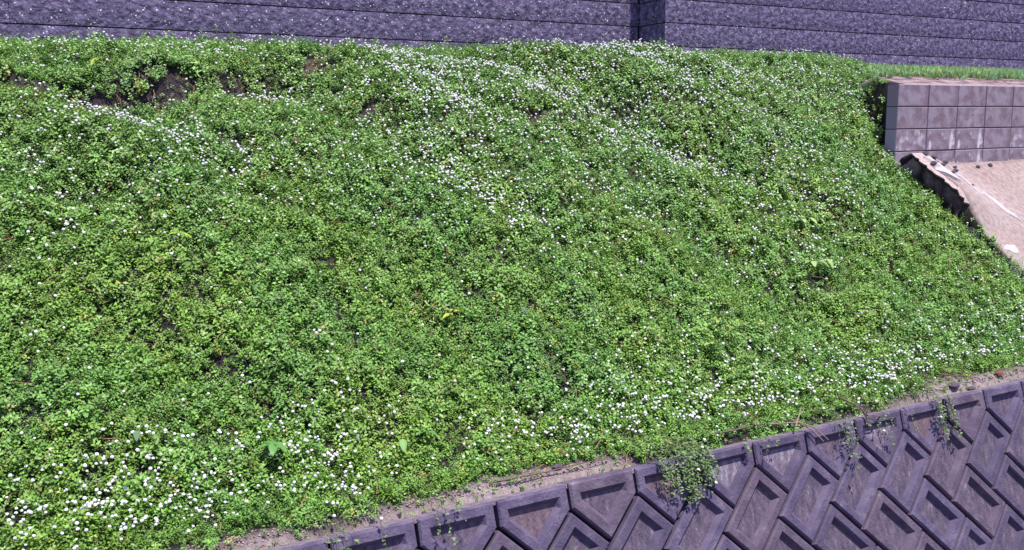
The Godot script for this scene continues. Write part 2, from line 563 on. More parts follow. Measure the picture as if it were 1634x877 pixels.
func relief_block(poly: Array, seed_: int, rim_look: Material, floor_look: Material) -> ArrayMesh:
	var g := RandomNumberGenerator.new()
	g.seed = seed_
	var rim := g.randf_range(0.054, 0.062)
	var deep := g.randf_range(0.028, 0.035)
	var layers := [[0.009, -0.13], [0.009, -0.010], [0.018, 0.0], [rim, 0.0], [rim + 0.005, -0.006], [rim + 0.022, -deep]]
	var rings := []
	for l in layers:
		var ring := []
		for p in inset(poly, l[0]): ring.append(Vector3(p.x + g.randf_range(-0.0015, 0.0015), p.y + g.randf_range(-0.0015, 0.0015), l[1] + g.randf_range(-0.001, 0.001)))
		rings.append(ring)
	var st := begin(true)
	var n := poly.size()
	for i in rings.size() - 1:
		for k in n: quad(st, rings[i][k], rings[i][(k + 1) % n], rings[i + 1][(k + 1) % n], rings[i + 1][k])
	st.generate_normals()
	st.set_material(rim_look)
	var made := st.commit()
	st = begin(true)
	var last: Array = rings[-1]
	for k in range(1, n - 1): tri(st, last[0], last[k], last[k + 1])
	st.generate_normals()
	st.set_material(floor_look)
	return st.commit(made)


func make_retaining_wall() -> void:
	var wall := thing("retaining_wall", "purple grey concrete retaining wall of slanted recessed blocks below the green bank", "retaining wall")
	wall.rotation.x = -LEAN
	var q := LONG / sqrt(2.0)
	var e := P / 2.0
	var top := [Vector2(0, 0), Vector2(P, 0), Vector2(P, -CORNER), Vector2(e, -CORNER - e), Vector2(0, -CORNER)]
	var right := [Vector2(0, 0), Vector2(e, -e), Vector2(e - q, -e - q), Vector2(-q, -q)]         # leans up to the right
	var left := [Vector2(0, 0), Vector2(q, -q), Vector2(q - e, -q - e), Vector2(-e, -e)]          # leans up to the left
	var kinds := [[], [], []]
	for v in 6:
		var look: Material = M.concrete[v % 3]
		var worn: Material = M.floor[(v + v / 3) % 3]
		kinds[0].append(relief_block(top, 100 + v, look, M.floor[[0, 3, 1, 4, 2, 3][v]]))
		kinds[1].append(relief_block(right, 110 + v, look, worn))
		kinds[2].append(relief_block(left, 120 + v, look, worn))
	for k in range(-9, 24):
		var b := put("block", kinds[0][rng.randi() % 6], null, wall)
		b.position = Vector3(U0 + k * P, rng.randf_range(-0.004, 0.003), rng.randf_range(-0.004, 0.004))
	for row in 6:
		for k in range(-9, 25):
			var b := put("block", kinds[1 + row % 2][rng.randi() % 6], null, wall)
			b.position = Vector3(U0 + k * P - (q if row % 2 else 0.0), -CORNER - row * q, rng.randf_range(-0.005, 0.005))
	var st := begin(true)
	box(st, Vector3(-5, -2.6, -0.22), Vector3(16, -0.012, -0.062))
	put("joint_mortar", finish(st), M.joint, wall)
	st = begin(true)
	box(st, Vector3(-5, -0.03, -0.125), Vector3(16, -0.008, -0.02))
	put("coping", finish(st), M.coping, wall)
	# concrete footing ledge where the wall meets the road
	st = begin(true)
	box(st, Vector3(-5, -2.2, -0.3), Vector3(16, -1.93, 0.06), 0.01)
	put("footing", finish(st), M.concrete[1], wall)


# ==================================================================== dark wall of split stone blocks
func split_block(w: float, h: float, d: float, seed_: int) -> ArrayMesh:
	# front at z = 0, uneven as split stone is, edges pulled back
	var g := RandomNumberGenerator.new()
	g.seed = seed_
	var nx := 7 if w > 0.5 else 3
	var ny := 3
	var v := []
	for j in ny + 1:
		var line := []
		for i in nx + 1:
			var rim := i == 0 or i == nx or j == 0 or j == ny
			line.append(Vector3(w * i / nx, h * j / ny, -0.008 if rim else g.randf_range(-0.004, 0.004)))
		v.append(line)
	var st := begin(false)
	for j in ny:
		for i in nx: quad(st, v[j][i], v[j + 1][i], v[j + 1][i + 1], v[j][i + 1])
	st.set_smooth_group(-1)
	var back := Vector3(0, 0, -d)
	for i in nx:
		quad(st, v[0][i], v[0][i + 1], Vector3(w * (i + 1) / nx, 0, -d), Vector3(w * i / nx, 0, -d))
		quad(st, v[ny][i], v[ny][i + 1], Vector3(w * (i + 1) / nx, h, -d), Vector3(w * i / nx, h, -d))
	for j in ny:
		quad(st, v[j][0], v[j + 1][0], Vector3(0, h * (j + 1) / ny, -d), Vector3(0, h * j / ny, -d))
		quad(st, v[j][nx], v[j + 1][nx], Vector3(w, h * (j + 1) / ny, -d), Vector3(w, h * j / ny, -d))
	quad(st, back, back + Vector3(w, 0, 0), back + Vector3(w, h, 0), back + Vector3(0, h, 0))
	return finish(st)


func make_dark_wall() -> void:
	var wall := thing("stone_block_wall", "dark violet split stone block wall with pale chips along the top of the bank", "wall", Vector3(6.352, 2.326, 0))
	var c := 0.25
	var variants := []
	for i in 4: variants.append(split_block(0.897, c - 0.011, 0.15, 200 + i))
	var half := split_block(0.447, c - 0.011, 0.15, 210)
	var turn := split_block(0.47, c - 0.011, 0.12, 211)
	# three sections share the corner: left one runs back to the left, a short return, the right one
	for row in range(-1, 9):
		var y := row * c
		var odd := posmod(row, 2) == 0
		for k in 11:
			var b := put("block", variants[rng.randi() % 4], M.stone[0], wall)
			var away := -0.085 + (k + 1) * 0.9 - (0.45 if odd else 0.0)
			b.rotation.y = 0.042
			b.position = Vector3(0.0, y, -5.1) + Vector3(-cos(0.042), 0, sin(0.042)) * away + Vector3(0, 0, rng.randf_range(-0.003, 0.003))
		var r := put("block", turn, M.stone[0], wall)
		r.rotation.y = -PI / 2
		r.position = Vector3(0.0 + 0.075, y, -5.08)
		var start := 0.076
		if odd:
			var hb := put("block", half, M.stone[1 if rng.randf() < 0.8 else 0], wall)
			hb.position = Vector3(start, y, -4.6)
			start += 0.45
		for k in 11:
			var b := put("block", variants[rng.randi() % 4], M.stone[1 if rng.randf() < 0.8 else 0], wall)
			b.position = Vector3(start + k * 0.9, y, -4.6 + rng.randf_range(-0.003, 0.003))
	var st := begin(true)
	box(st, Vector3(0.1, -0.6, -4.78), Vector3(10.4, 9 * c - 0.02, -4.622))
	box(st, Vector3(0.1, -0.6, -5.28), Vector3(0.26, 9 * c - 0.02, -4.70))
	put("joint_mortar", finish(st), M.stone_joint, wall)
	st = begin(true)
	box(st, Vector3(-10.0, -0.6, -0.18), Vector3(0.1, 9 * c - 0.02, -0.022))
	var l := put("joint_mortar", finish(st), M.stone_joint, wall)
	l.position = Vector3(0, 0, -5.1)
	l.rotation.y = 0.042


# ==================================================================== low wall of concrete blocks at the right
func make_low_wall() -> void:
	var wall := thing("concrete_block_wall", "low grey concrete block wall with white lime runs above bare pink earth", "wall", Vector3(6.80, 2.05, -1.85))
	var w := 0.4
	var h := 0.193
	for row in 5:
		for k in 12:
			var st := begin(true)
			var a := Vector3(k * w + 0.004, -(row + 1) * h + 0.004, 0)
			var hi := Vector3((k + 1) * w - 0.004, -row * h - 0.004, 0)
			# front face with a map of its own, then the bevelled body
			var lo3 := Vector3(a.x + 0.004, a.y + 0.004, 0.0)
			var hi3 := Vector3(hi.x - 0.004, hi.y - 0.004, 0.0)
			var corners := [lo3, Vector3(lo3.x, hi3.y, 0), hi3, Vector3(hi3.x, lo3.y, 0)]
			var uvs := [Vector2(0, 1), Vector2(0, 0), Vector2(1, 0), Vector2(1, 1)]
			for o in [0, 1, 2, 0, 2, 3]:
				st.set_uv(uvs[o])
				st.add_vertex(corners[o])
			var outer := [Vector3(a.x, a.y, -0.005), Vector3(a.x, hi.y, -0.005), Vector3(hi.x, hi.y, -0.005), Vector3(hi.x, a.y, -0.005)]
			for i in 4:
				st.set_uv(Vector2(0.02 + 0.1 * i, 0.1))
				quad(st, corners[i], corners[(i + 1) % 4], outer[(i + 1) % 4], outer[i])
				var back := Vector3(0, 0, -0.11)
				quad(st, outer[i], outer[(i + 1) % 4], outer[(i + 1) % 4] + back, outer[i] + back)
			var stained: int = rng.randi() % 2
			if row == 1: stained = [5, 0, 2, 5][k % 4]
			if row == 2: stained = [3, 4, 4, 1, 3, 2][k % 6]
			if row >= 3: stained = [0, 2, 4, 0, 4, 2][k % 6]
			var b := put("block", finish(st), M.block[stained], wall)
			b.position.z = rng.randf_range(-0.002, 0.002)
	var st2 := begin(true)
	box(st2, Vector3(0.006, -5 * h, -0.105), Vector3(12 * w - 0.01, -0.006, -0.015))
	put("joint_mortar", finish(st2), plain(Color(0.075, 0.062, 0.075), 1.0), wall)


func flat_slab(outline: Array, thick: float) -> ArrayMesh:
	# an uneven thin piece of concrete lying on the slope, from x, s points
	var st := begin(true)
	var c := Vector3.ZERO
	var rim := []
	for p in outline:
		var v := on_ground(p[0], p[1])
		rim.append(v)
		c += v / outline.size()
	c = Vector3(c.x, maxf(c.y, ground_y(c.x, -c.z)), c.z)
	var n := rim.size()
	for i in n:
		var a: Vector3 = rim[i]
		var b: Vector3 = rim[(i + 1) % n]
		var up := Vector3(0, thick, thick * 0.6)
		var ai := a.lerp(c, 0.15) + up
		var bi := b.lerp(c, 0.15) + up
		quad(st, a - up, b - up, bi, ai)
		tri(st, ai, bi, c + up * 1.15)
	return finish(st)


func ring(x: float, s: float, a: float, b: float, turn: float, seed_: int, n := 11) -> Array:
	var g := RandomNumberGenerator.new()
	g.seed = seed_
	var out := []
	for i in n:
		var t := TAU * i / n
		var m := g.randf_range(0.62, 1.2) if n > 10 else g.randf_range(0.85, 1.1)
		var p := Vector2(cos(t) * a * m, sin(t) * b * m).rotated(turn)
		out.append([x + p.x, s + p.y])
	return out


func make_dirt_details() -> void:
	var slabs := [
		["broken pale concrete edge above the dark undercut beside the green bank", 7.02, 1.565, 0.19, 0.055, -0.75, 0.02],
		["short white concrete patch on bare earth, just right of the undercut", 7.40, 1.58, 0.17, 0.035, -0.9, 0.006],
		["long white concrete streak slanting down the bare earth slope", 7.62, 1.42, 0.19, 0.045, -1.0, 0.006],
		["oval white concrete patch lowest on the bare earth slope", 7.27, 1.03, 0.085, 0.05, 0.1, 0.006],
	]
	for i in slabs.size():
		var d: Array = slabs[i]
		tag(put("concrete_patch", flat_slab(ring(d[1], d[2], d[3], d[4], d[5], 300 + i, 9 if i == 0 else 19), d[6]), M.pale), d[0], "concrete patch", "white concrete pieces on the bare earth")
	# the crust of bare earth that overhangs the washed-out hollow
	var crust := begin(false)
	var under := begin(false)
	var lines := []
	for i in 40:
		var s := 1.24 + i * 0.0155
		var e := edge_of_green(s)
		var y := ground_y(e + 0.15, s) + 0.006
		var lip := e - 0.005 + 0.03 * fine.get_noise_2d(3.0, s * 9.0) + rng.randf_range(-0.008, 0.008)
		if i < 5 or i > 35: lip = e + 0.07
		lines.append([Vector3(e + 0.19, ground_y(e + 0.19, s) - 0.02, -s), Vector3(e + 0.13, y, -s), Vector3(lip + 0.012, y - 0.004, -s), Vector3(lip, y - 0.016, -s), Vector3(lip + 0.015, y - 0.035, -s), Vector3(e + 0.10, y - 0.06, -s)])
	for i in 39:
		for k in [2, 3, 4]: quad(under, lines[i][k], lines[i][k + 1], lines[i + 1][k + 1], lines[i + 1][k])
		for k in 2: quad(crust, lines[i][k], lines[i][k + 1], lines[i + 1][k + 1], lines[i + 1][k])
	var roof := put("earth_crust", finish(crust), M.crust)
	put("shaded_torn_edge", finish(under), plain(Color(0.02, 0.016, 0.022), 1.0), roof)  # same earth, near black to paint the shade below the lip
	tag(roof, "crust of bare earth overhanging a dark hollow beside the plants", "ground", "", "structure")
	# stones and crumbs along the foot of the low wall
	var spots := [[7.00, 1.70, 0.030], [7.09, 1.68, 0.035], [7.15, 1.63, 0.028], [7.30, 1.72, 0.032], [7.36, 1.66, 0.034], [7.22, 1.58, 0.022], [7.52, 1.78, 0.022], [7.86, 1.79, 0.024], [8.05, 1.80, 0.028], [7.05, 1.62, 0.026], [7.45, 1.55, 0.020], [6.98, 1.60, 0.034]]
	for i in spots.size():
		var d: Array = spots[i]
		var stone := put("stone", lump(Vector3(d[2], d[2] * 0.7, d[2] * 0.8), 320 + i), M.pebble)
		stone.position = on_ground(d[0], d[1], d[2] * 0.3)
		tag(stone, "small grey stone lying on bare earth below the concrete block wall", "stone", "stones below the concrete block wall")
	# clods filling the undercut, its shade put into their near-black colour
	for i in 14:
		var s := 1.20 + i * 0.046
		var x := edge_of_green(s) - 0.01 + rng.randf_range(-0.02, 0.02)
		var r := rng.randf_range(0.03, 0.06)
		var clod := put("shaded_clod", lump(Vector3(r, r * 0.8, r * 1.1), 340 + i, 0.35), plain(Color(0.018, 0.014, 0.022), 1.0))
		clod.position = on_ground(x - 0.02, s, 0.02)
		tag(clod, "earth clod coloured near black for shade in the undercut edge between green bank and bare earth", "earth clod", "clods in the undercut edge")
	# reddish rubble on top of the low wall
	for i in 16:
		var x := 6.85 + i * 0.17 + rng.randf_range(-0.05, 0.05)
		var r := rng.randf_range(0.008, 0.024)
		var stone := put("rubble_stone", lump(Vector3(r * 1.3, r * 0.75, r), 360 + i, 0.4), plain(Color(0.26, 0.15, 0.16).lerp(Color(0.16, 0.12, 0.16), rng.randf()), 1.0))
		stone.position = on_ground(x, 2.42 + rng.randf_range(-0.1, 0.2), r * 0.05)
		tag(stone, "small reddish rubble stone on the earth above the concrete block wall", "stone", "rubble above the concrete block wall")


# ==================================================================== the green cover
func sprig(seed_: int, pairs: int, height: float, length: float) -> ArrayMesh:
	var g := RandomNumberGenerator.new()
	g.seed = seed_
	var st := begin(false)
	var lean := Vector3(g.randf_range(-0.4, 0.4), 0, g.randf_range(-0.4, 0.4))
	for i in pairs:
		var t := (i + 1.0) / pairs
		var at := Vector3(0, height * t, 0) + lean * height * t * t
		var turn := g.randf_range(0, TAU) if i == 0 else (PI / 2 * i + g.randf_range(-0.5, 0.5))
		var size := length * g.randf_range(0.7, 1.15) * (1.0 if i < pairs - 1 else 0.75)
		for k in 2:
			var a := turn + PI * k
			var out := Vector3(cos(a), g.randf_range(0.0, 0.75), sin(a)).normalized()
			var up := (Vector3.UP - out * out.y).normalized()
			leaf(st, at + out * 0.003, out, up, size, size * g.randf_range(0.52, 0.68), 0.18, 0.12)
	# the stalk
	var topmost := Vector3(0, height, 0) + lean * height
	var mid := Vector3(0, height * 0.5, 0) + lean * height * 0.25
	quad(st, Vector3(-0.001, -0.01, 0), Vector3(0.001, -0.01, 0), mid + Vector3(0.001, 0, 0), mid - Vector3(0.001, 0, 0))
	quad(st, mid - Vector3(0.001, 0, 0), mid + Vector3(0.001, 0, 0), topmost + Vector3(0.0006, 0, 0), topmost - Vector3(0.0006, 0, 0))
	return finish(st)


func scatter(called: String, mesh: Mesh, material: Material, spots: Array, tints: Array, parent: Node = null) -> MultiMeshInstance3D:
	var mm := MultiMesh.new()
	mm.transform_format = MultiMesh.TRANSFORM_3D
	mm.use_colors = tints.size() > 0
	mm.mesh = mesh
	mm.instance_count = spots.size()
	for i in spots.size():
		mm.set_instance_transform(i, spots[i])
		if tints: mm.set_instance_color(i, tints[i])
	var o := MultiMeshInstance3D.new()
	o.multimesh = mm
	o.material_override = material
	o.name = called if parent else numbered(called)
	if parent: parent.add_child(o, true)
	else: add_child(o)
	o.set_meta("kind", "stuff")
	return o


func stand(x: float, s: float, spread: float, size: float, lift: float) -> Transform3D:
	var up := (ground_normal(x, s) * 0.6 + Vector3.UP * 0.5 + Vector3(rng.randf_range(-1, 1), 0, rng.randf_range(-1, 1)) * spread).normalized()
	var side := up.cross(Vector3(rng.randf_range(-1, 1), 0.1, rng.randf_range(-1, 1))).normalized()
	var basis := Basis(side, up, side.cross(up)).scaled(Vector3.ONE * size)
	return Transform3D(basis, on_ground(x, s, lift))


func make_ground_cover() -> void:
	var kinds := [sprig(1, 5, 0.072, 0.020), sprig(2, 4, 0.060, 0.023), sprig(3, 6, 0.086, 0.018), sprig(4, 4, 0.05, 0.022)]
	var spots := [[], [], [], []]
	var tints := [[], [], [], []]
	var count := 0
	for i in 255000:
		var x := rng.randf_range(-1.2, 8.2)
		var s := rng.randf_range(0.04, 4.95)
		if s > 3.3 and rng.randf() < 0.35: continue
		if x < -0.3 and rng.randf() < 0.4: continue
		var c := cover(x, s)
		if c < 0.2 and s > 0.1 and s < 0.45 and x < 6.6: c = 0.2   # stragglers on the bare strip
		var clump := patchy.get_noise_2d(x * 3.5, s * 3.5)
		if rng.randf() > c * clampf(1.0 + 0.6 * clump, 0.72, 1.0): continue
		var size := (0.88 + 0.6 * clump) * rng.randf_range(0.6, 1.3) * lerpf(0.55, 1.0, c)
		if s < 0.35: size *= 0.8
		if s > 4.2 and rng.randf() < 0.05: size *= 1.6
		var k := rng.randi() % 4
		spots[k].append(stand(x, s, 0.55, size, -0.004))
		var hue := patchy.get_noise_2d(x * 0.9 + 40, s * 0.9) + rng.randf_range(-0.5, 0.5)
		var value := rng.randf_range(0.55, 1.35)
		var pale := smoothstep(1.0, 2.8, s) * 0.5  # leaf glints and haze higher up the bank, put into the tint
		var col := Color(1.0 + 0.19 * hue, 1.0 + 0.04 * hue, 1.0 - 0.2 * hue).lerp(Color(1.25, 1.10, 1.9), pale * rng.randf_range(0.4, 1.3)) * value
		if rng.randf() < 0.03: col = Color(1.8, 0.95, 1.2) * value
		tints[k].append(col)
		count += 1
	var whole := thing("ground_cover", "dense small-leaved green ground cover over the whole sloping bank", "ground cover")
	whole.set_meta("kind", "stuff")
	for k in 4: scatter("leafy_shoots", kinds[k], M.leaf, spots[k], tints[k], whole)
	# dry stalks among the green, thickest round the bare places
	var st := begin(false)
	tube(st, [Vector3(-0.05, 0.0, 0.0), Vector3(-0.01, 0.016, 0.006), Vector3(0.03, 0.018, -0.004), Vector3(0.075, 0.004, 0.002)], 0.0022, 0.0012, 3)
	var stalks := []
	var shades := []
	for i in 5000:
		var x := rng.randf_range(-0.6, 6.9)
		var s := rng.randf_range(0.1, 3.4)
		if rng.randf() > 0.10 + 0.9 * bare(x, s) + 0.25 * smoothstep(0.2, 0.6, patchy.get_noise_2d(x * 1.5 + 70, s * 1.5)): continue
		var at := stand(x, s, 0.25, rng.randf_range(0.6, 1.5), rng.randf_range(0.01, 0.075) * cover(x, s))
		stalks.append(at)
		shades.append(Color(0.6, 0.5, 0.5).lerp(Color(1.5, 1.4, 1.1), rng.randf()))
	scatter("dry_stalks", finish(st), M.straw, stalks, shades, whole)
	print("shoots ", count)


func make_flowers() -> void:
	# a small globe of blunt petals on a thin stalk
	var st := begin(true)
	var rows := 5
	var cols := 9
	var v := []
	for i in rows + 1:
		var line := []
		for k in cols:
			var th := PI * i / rows
			var m := 1.0 + (0.16 if (k + i) % 2 else -0.10)
			line.append(Vector3(sin(th) * cos(TAU * k / cols) * m, cos(th) * 0.75, sin(th) * sin(TAU * k / cols) * m) * 0.0078 + Vector3(0, 0.034, 0))
		v.append(line)
	for i in rows:
		for k in cols: quad(st, v[i][k], v[i][(k + 1) % cols], v[i + 1][(k + 1) % cols], v[i + 1][k])
	st.generate_normals()
	st.set_material(M.petal)
	var head: ArrayMesh = st.commit()
	st = begin(true)
	tube(st, [Vector3(0, -0.03, 0), Vector3(0.002, 0.0, 0.001), Vector3(0, 0.03, 0)], 0.0012, 0.0009, 3)
	st.generate_normals()
	st.set_material(M.stem)
	st.commit(head)

	var eye := Vector3(0, 1.7226, 3.65)
	var all := []
	for i in 90000:
		var x := rng.randf_range(-0.8, 7.6)
		var s := rng.randf_range(0.05, 4.4)
		var f := 0.032
		if s > 1.6: f += 0.045
		for b in FLOWERS:
			var q: float = ((x - b[0]) / b[2]) ** 2 + ((s - b[1]) / b[3]) ** 2
			if q < 6.0 and s < 0.75: f += b[4] * exp(-q * 0.8) * 1.15
			elif q < 6.0: f += b[4] * exp(-q * 0.8) * 0.85
		f *= clampf(0.9 + 1.5 * patchy.get_noise_2d(x * 5.0 + 9, s * 5.0), 0.06, 1.9)
		if s > 3.4: f *= 0.5
		if s < lower_edge(x) + 0.03: f *= 0.4
		if rng.randf() > f * 0.36 * clampf(cover(x, s) * 1.5, 0, 1): continue
		var clump := patchy.get_noise_2d(x * 3.5, s * 3.5)
		var at := stand(x, s, 0.3, rng.randf_range(0.6, 1.08), 0.018 + rng.randf_range(0.0, 0.030) + (0.034 + 0.03 * clump) * cover(x, s))
		all.append([(at.origin - eye).length(), at])
	all.sort_custom(func(p, q): return p[0] < q[0])
	# the nearest three hundred inside the frame one by one
	var turn := Basis.from_euler(Vector3(-0.1594, -0.4991, -0.0109)).inverse()
	var rest := []
	var n := 0
	for a in all:
		var l: Vector3 = turn * (a[1].origin - eye)
		var inside := absf(l.x / -l.z) < 0.553 and absf(l.y / -l.z) < 0.295
		if inside and n < 300:
			var o := put("white_flower", head, null)
			o.transform = a[1]
			tag(o, "small round white flower head above green leaves on the lower bank near the retaining wall", "flower", "white flowers low on the bank")
			n += 1
		else:
			rest.append(a[1])
	var m := scatter("white_blossoms", head, null, rest, [])
	tag(m, "countless small white flower heads dotted over the upper and farther bank", "flowers")
	print("flowers ", all.size())


func make_grass_strip() -> void:
	# tufts of fine grass along the foot of the dark wall, densest above the low wall
	var st := begin(false)
	var g := RandomNumberGenerator.new()
	g.seed = 77
	for i in 14:
		var a := g.randf_range(0, TAU)
		var out := Vector3(cos(a), 0, sin(a))
		var h := g.randf_range(0.04, 0.10)
		var lean := g.randf_range(0.15, 0.7) * h
		var w := out.cross(Vector3.UP) * 0.0022
		var p0 := out * g.randf_range(0, 0.015)
		var p1 := p0 + Vector3(0, h * 0.6, 0) + out * lean * 0.35
		var p2 := p0 + Vector3(0, h * 0.95, 0) + out * lean
		quad(st, p0 - w, p0 + w, p1 + w, p1 - w)
		tri(st, p1 - w, p1 + w, p2)
	var tuft := finish(st)
	var spots := []
	var tints := []
	for i in 30000:
		var x := rng.randf_range(-1.2, 12.5)
		var s := rng.randf_range(2.35, 4.9)
		var want := smoothstep(2.42, 2.75, s + 0.25 * fine.get_noise_2d(x, s)) * smoothstep(6.7, 7.6, x)
		want = maxf(want, 0.30 * smoothstep(3.1, 3.5, s))
		if x > 6.4 and s > 4.5: continue
		if rng.randf() > want: continue
		spots.append(stand(x, s, 0.4, rng.randf_range(0.6, 1.25) * (0.75 if x < 6.5 else 0.85), 0.0))
		var v := rng.randf_range(0.7, 1.35)
		tints.append(Color(1.0 + rng.randf_range(-0.2, 0.35), 1.0, 0.9 + rng.randf_range(-0.2, 0.5)) * v)
	tag(scatter("grass_strip", tuft, M.grass, spots, tints), "strip of short pale green grass along the foot of the dark wall", "grass")
	# one tall blade beside the wall
	st = begin(false)
	tube(st, [Vector3(0, 0, 0), Vector3(0.005, 0.08, 0), Vector3(-0.002, 0.16, 0.01), Vector3(0.006, 0.22, 0.02)], 0.005, 0.001, 3)
	var blade := put("grass_stalk", finish(st), M.grass)
	blade.position = on_ground(4.10, 4.75)
	tag(blade, "single tall pale grass stalk standing against the dark wall", "grass stalk")


# ==================================================================== broad-leaved weeds in the cover
func weed(label: String, x: float, s: float, mat: Material, leaves: Array, lift := 0.09) -> void:
	# leaves: where along the stem, turn, rise, length
	var t := thing("broadleaf_weed", label, "weed", on_ground(x, s), "broad-leaved weeds in the ground cover")
	var path := [Vector3(0, -0.01, 0), Vector3(0.004, lift * 0.5, 0.006), Vector3(0.0, lift, 0.012)]
	var reach := 0.0
	for l in leaves: reach = maxf(reach, l[0])
	if reach > 0.02: path.append(Vector3(reach, lift + 0.015, 0.03))
	var st := begin(false)
	tube(st, path, 0.0028, 0.0016, 4)
	put("stem", finish(st), M.stem, t)
	for l in leaves:
		var o := put("leaf", large_leaf(l[3] * 1.15, l[3] * 0.6, 0.25), mat, t)
		o.position = Vector3(l[0], lift + 0.015 * clampf(l[0] / maxf(reach, 0.01), 0, 1), 0.012 + 0.018 * clampf(l[0] / maxf(reach, 0.01), 0, 1))
		o.rotation = Vector3(l[2], l[1], 0)


func make_weeds() -> void:
	weed("pale green seedling of drooping pointed leaves, upper of the two right of centre", 5.22, 1.40, M.weed, [[0.0, 1.9, 0.1, 0.07], [0.02, 2.7, -0.1, 0.06], [0.08, 3.3, -0.3, 0.075], [0.13, -1.8, 0.0, 0.075], [0.15, -2.6, -0.5, 0.08], [0.05, 0.5, 0.3, 0.06]], 0.135)
	weed("pale green seedling with alternate leaves, lower of the two right of centre", 4.96, 1.05, M.weed, [[0.0, 0.7, 0.2, 0.065], [0.03, 2.6, -0.2, 0.07], [0.08, -2.5, -0.35, 0.085], [0.15, -2.9, -0.6, 0.08], [0.19, -1.9, 0.0, 0.07], [0.02, 1.7, 0.1, 0.06]], 0.135)
	weed("leafy green weed with wide pointed leaves among white flowers at lower left", 0.98, 0.52, M.weed_dark, [[0.0, 0.3, 0.2, 0.06], [0.0, 1.6, 0.05, 0.065], [0.01, 2.8, -0.25, 0.075], [0.01, -2.5, -0.3, 0.07], [0.0, -1.3, -0.05, 0.07], [0.0, -0.5, 0.2, 0.055]], 0.12)
	weed("bright yellow-green leaf pair in the middle of the bank", 2.15, 1.03, M.yellow, [[0.0, 1.9, -0.05, 0.06], [0.01, -1.5, -0.05, 0.065]], 0.12)
	weed("yellow-green weed with a pale leaf left of the middle of the bank", 0.79, 1.49, M.yellow, [[0.0, 1.6, 0.1, 0.06], [0.0, -2.0, -0.2, 0.06]], 0.115)
	weed("pale leaf beside the bright yellow pair, a hand to its right", 2.45, 1.06, M.weed, [[0.0, -2.4, -0.3, 0.06], [0.0, 1.1, 0.0, 0.05]], 0.115)
	weed("dull grey-green folded leaf right of the bright yellow pair", 2.58, 0.96, M.grey_leaf, [[0.0, 2.9, -0.7, 0.05], [0.0, -1.8, -0.3, 0.045]], 0.09)
	weed("single dark green leaf right of the leafy weed at lower left", 1.17, 0.51, M.weed_dark, [[0.0, -2.3, -0.2, 0.05], [0.0, 1.4, 0.1, 0.04]], 0.115)
	weed("green weed with star of leaves above the bare ledge, left of centre", 1.74, 0.46, M.weed_dark, [[0.0, 0.4, 0.1, 0.055], [0.0, 1.8, 0.1, 0.055], [0.0, -2.2, -0.3, 0.06], [0.0, -1.0, 0.0, 0.05]], 0.115)
	weed("single hanging light green leaf just left of the star-leaved weed", 1.60, 0.44, M.weed_mid, [[0.0, 2.9, -0.5, 0.065]], 0.12)
	weed("round grey-blue leaf low in the flowers at far left", 0.42, 0.62, M.grey_leaf, [[0.0, 2.9, -0.4, 0.05]], 0.12)
	weed("narrow yellow-green leaf on the crest at far left above dark earth", 0.62, 3.12, M.yellow, [[0.0, 2.3, -0.3, 0.09], [0.0, -1.0, 0.2, 0.05]], 0.07)
	weed("small yellow-green leaf right of centre in the plain green part", 3.82, 1.13, M.weed, [[0.0, -1.9, 0.0, 0.06], [0.0, 1.0, 0.0, 0.04]], 0.115)
	weed("light green leaf low on the bank above the trailing clump", 3.69, 0.61, M.weed, [[0.0, -1.6, 0.0, 0.055], [0.0, 1.7, 0.1, 0.05]], 0.115)


# ==================================================================== trailing shoots over the retaining wall
func wall_point(u: float, v: float, out: float) -> Vector3:
	return Vector3(u, -v * cos(LEAN) + out * sin(LEAN), v * sin(LEAN) + out * cos(LEAN))


func vine(label: String, u: float, strands: Array, blooms: int, density := 1.0) -> void:
	# strands: sideways start, length down the wall, drift
	var t := thing("trailing_vine", label, "vine", Vector3(u, 0, 0), "green shoots hanging over the retaining wall")
	var leaves := begin(false)
	var stems := begin(false)
	var flowers := []
	for d in strands:
		var path := [on_ground(u + d[0] - 0.01, 0.26, 0.02) - Vector3(u, 0, 0), Vector3(d[0], 0.035, -0.12), Vector3(d[0] + 0.004, 0.03, 0.0)]
		var n := maxi(2, int(d[1] / 0.035))
		var at: float = d[0]
		for i in n:
			at += d[2] / n + rng.randf_range(-0.006, 0.006)
			path.append(wall_point(at, d[1] * (i + 1) / n, 0.022 + rng.randf_range(0, 0.018)))
		tube(stems, path, 0.0018, 0.0009, 3)
		for i in range(0, path.size() - 1):
			var many := int(ceil(3.0 * density))
			for k in many:
				var p: Vector3 = path[i].lerp(path[i + 1], (k + rng.randf()) / many) + Vector3(rng.randf_range(-0.013, 0.013), rng.randf_range(-0.01, 0.01), rng.randf_range(0, 0.012))
				for side in 2:
					if rng.randf() < 0.3: continue
					var a := rng.randf_range(0, TAU)
					var outward := Vector3(cos(a), rng.randf_range(-0.5, 0.5), absf(sin(a)) * 0.8 + 0.2).normalized()
					var up := (Vector3(0, 0.7, 0.7) - outward * outward.dot(Vector3(0, 0.7, 0.7))).normalized()
					var size := rng.randf_range(0.010, 0.022)
					leaf(leaves, p, outward, up, size, size * 0.6)
			if flowers.size() < blooms and rng.randf() < 0.3: flowers.append(path[i + 1] + Vector3(0, 0.01, 0.025))
	put("stem", finish(stems), M.stem, t)
	put("leaves", finish(leaves), M.vine, t).set_meta("kind", "stuff")
	for f in flowers:
		var o := put("flower", lump(Vector3(0.009, 0.007, 0.009), 9), M.petal, t)
		o.position = f


